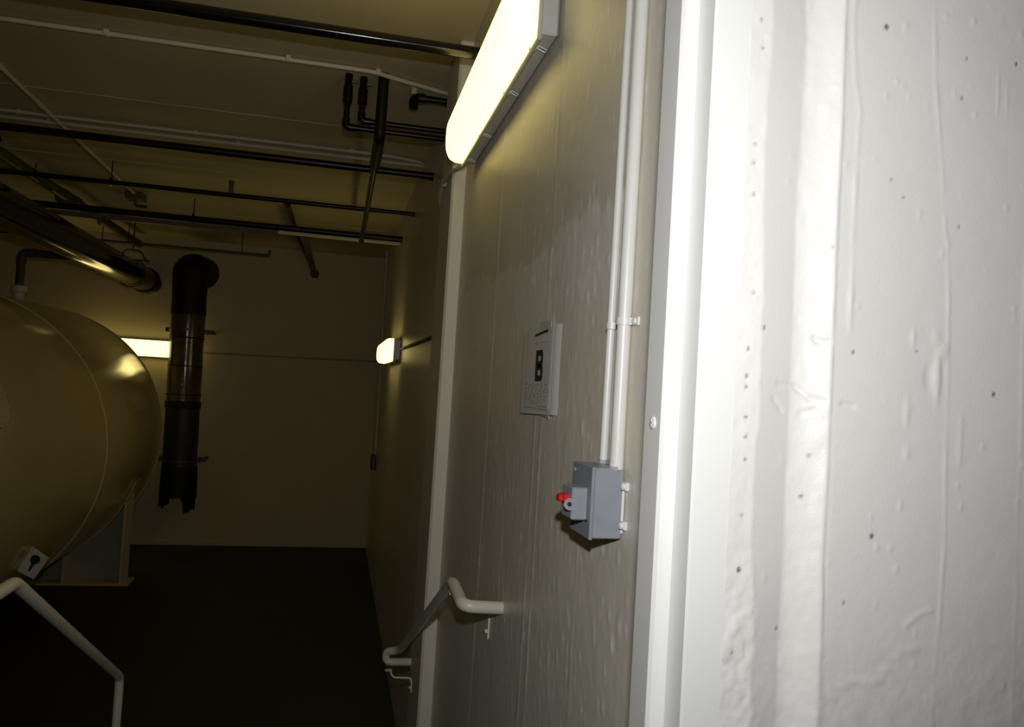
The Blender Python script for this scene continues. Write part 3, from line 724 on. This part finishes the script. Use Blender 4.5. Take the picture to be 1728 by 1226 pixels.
# top nozzle, riser and elbow
mb = MB(); mb.cyl((TX, 10.0, TZ + TR - .02), (TX, 10.0, TZ + TR + .10), .062, 18); mb.cyl((TX, 10.0, TZ + TR + .10), (TX, 10.0, TZ + TR + .18), .085, 18, .01)
A.part('top_nozzle', M['lugp'], mb)
A.part('riser_pipe', M['greenpipe'], MB().pipe([(TX, 10.0, TZ + TR + .17), (TX, 10.0, 2.835), (-2.79, 10.0, 2.835)], .046, .10, 18, 8))
A.part('elbow', M['greenpipe'], MB().pipe([(TX, 10.0, 2.69), (TX, 10.0, 2.835), (TX + .15, 10.0, 2.835)], .054, .10, 18, 8))
# ring on the shell near the floor behind the saddle
A.part('side_bead', M['weld'], MB().sweep([(TX + (TR + .003) * math.cos(a), 10.35, TZ + (TR + .003) * math.sin(a)) for a in np.radians(np.linspace(-46, -30, 12))], .009, 6))

# ================================================================== wrapped vertical duct by the back wall
DX, DY, DR = -2.025, 11.60, .222
t = thing('wrapped_duct', (DX, DY, -.3), 'black plastic-wrapped vertical duct with a torn lower end by the back wall', 'duct'); A = At(t)
def duct_ring(pts, r, seg=36): return MB().sweep(pts, r, seg)
def dx(z): return DX + .012 * (1.2 - z) * 1.6
zs = np.linspace(1.18, 2.42, 14)
A.part('middle_wrap', M['wrapmid'], duct_ring([(dx(z), DY, z) for z in zs], [DR * (1 + .012 * math.sin(9 * z)) for z in zs]))
zs = np.linspace(2.36, 2.86, 10)
A.part('upper_wrap', M['wrapblack'], duct_ring([(dx(z), DY, z) for z in zs], [DR * (1.02 + .02 * math.sin(14 * z)) for z in zs]))
# gored elbow into the wall
P = []; br = .16; dirv = Vector((.24, .97, 0)).normalized(); c = Vector((dx(2.86), DY, 2.84))
for k in range(9):
    a = PI / 2 * k / 8; P.append(c + dirv * (br * (1 - math.cos(a))) + Vector((0, 0, br * math.sin(a))))
P.append(P[-1] + dirv * .26)
A.part('elbow', M['wrapblack'], MB().sweep(P, [.225 + .028 * math.sin(PI * min(1, k / 8)) for k in range(len(P))], 32))
zs = np.linspace(.16, 1.16, 10)
A.part('lower_wrap', M['wraplow'], duct_ring([(dx(z), DY, z) for z in zs], [DR * (1.0 + .014 * math.sin(11 * z)) for z in zs]))
# torn skirt
seg = 48; V_ = []; F_ = []
for k in range(seg):
    a = 2 * PI * k / seg; front = -math.sin(a)
    low = -.14 + .05 * math.sin(3 * a + 1.2) + .06 * random.uniform(-1, 1)
    cxn = math.cos(a)
    if -.98 < cxn < -.55: low = -.22 - .06 * random.random()
    if .5 < cxn < .9: low = -.27 - .06 * random.random()
    if -.45 < cxn < .35: low = -.13 + .03 * random.random()
    for j, z in enumerate((.30, .10, low)):
        rr = DR * (1.03 + .03 * j + .02 * math.sin(5 * a + j))
        V_.append((dx(z) + rr * math.cos(a), DY + rr * math.sin(a), z))
        V_.append((dx(z) + (rr - .006) * math.cos(a), DY + (rr - .006) * math.sin(a), z))
for k in range(seg):
    o = 6 * k; q = 6 * ((k + 1) % seg)
    for j in range(2):
        F_ += [(o + 2 * j, q + 2 * j, q + 2 * j + 2, o + 2 * j + 2), (o + 2 * j + 1, o + 2 * j + 3, q + 2 * j + 3, q + 2 * j + 1)]
    F_ += [(o, o + 1, q + 1, q), (o + 4, q + 4, q + 5, o + 5)]
A.part('torn_skirt', M['wrapblack'], MB().add(V_, F_), None, 40)
for z, hh, rr in ((1.130, .045, 1.05), (2.045, .010, 1.03), (1.66, .008, 1.03), (1.27, .008, 1.03)):
    A.part('band', M['wrapblack'], MB().cyl((dx(z), DY, z - hh), (dx(z), DY, z + hh), DR * rr, 36))
for z in (2.155, .367):
    mb = MB(); mb.box((dx(z) - .33, 11.83, z - .03), (dx(z) + .31, 11.88, z + .03), .004)
    for sx in (-.3, .28): mb.box((dx(z) + sx - .02, 11.86, z - .02), (dx(z) + sx + .02, YB, z + .02))
    b = A.part('support_strut', M['steel'], mb, None, 0)
    mb = MB(); mb.cyl((dx(z), DY, z - .012), (dx(z), DY, z + .012), DR * 1.035, 36); mb.box((dx(z) - .25, 11.6, z - .012), (dx(z) + .25, 11.85, z + .012)); A.part('strap', M['steel'], mb, b, 35)

# ================================================================== small conduits and cables on the far walls
t = thing('back_wall_conduit', (-1.3, YB, 1.87), 'thin horizontal conduit on the back wall at lamp height', 'conduit'); A = At(t)
A.part('tube', M['dimtan'], MB().cyl((-1.88, YB - .012, 1.868), (.598, YB - .012, 1.903), .013, 10))
t = thing('corner_conduit', (.585, 10.9, .5), 'pale thin conduit running down the far right corner to a dark box', 'conduit'); A = At(t)
A.part('tube', M['dimwhite'], MB().pipe([(.585, 11.40, ZC), (.585, 11.30, 2.7), (.585, 11.0, 1.9), (.585, 10.85, .60)], .014, .15, 10, 4))
A.part('junction_box', M['darkbox'], MB().box((.535, 10.80, .42), (.598, 10.98, .62), .01), None, 0)
t = thing('lamp_conduit', (.59, 6.2, 1.93), 'dark conduit on the right wall between the pilaster and the distant lamp', 'conduit'); A = At(t)
A.part('tube', M['brownpipe'], MB().pipe([(.588, 4.62, 1.922), (.588, 7.75, 1.935)], .0115, .05, 10))
t = thing('lamp_cable', (XW, 4.3, 2.75), 'pale cable looping from the nearest lamp down behind the pilaster', 'cable'); A = At(t)
A.part('cable', M['dimwhite'], MB().pipe([(.565, 3.84, 2.747), (.555, 3.95, 2.735), (.515, 4.2, 2.755), (.512, 4.42, 2.755), (.515, 4.58, 2.71), (.56, 4.80, 2.66), (.588, 5.02, 2.72), (.590, 5.06, 2.62)], .0115, .10, 10, 6))
A.part('cable_clip', M['dimwhite'], MB().box((.505, 4.40, 2.735), (.530, 4.44, 2.775), .003), None, 0)
bpy.context.view_layer.update()
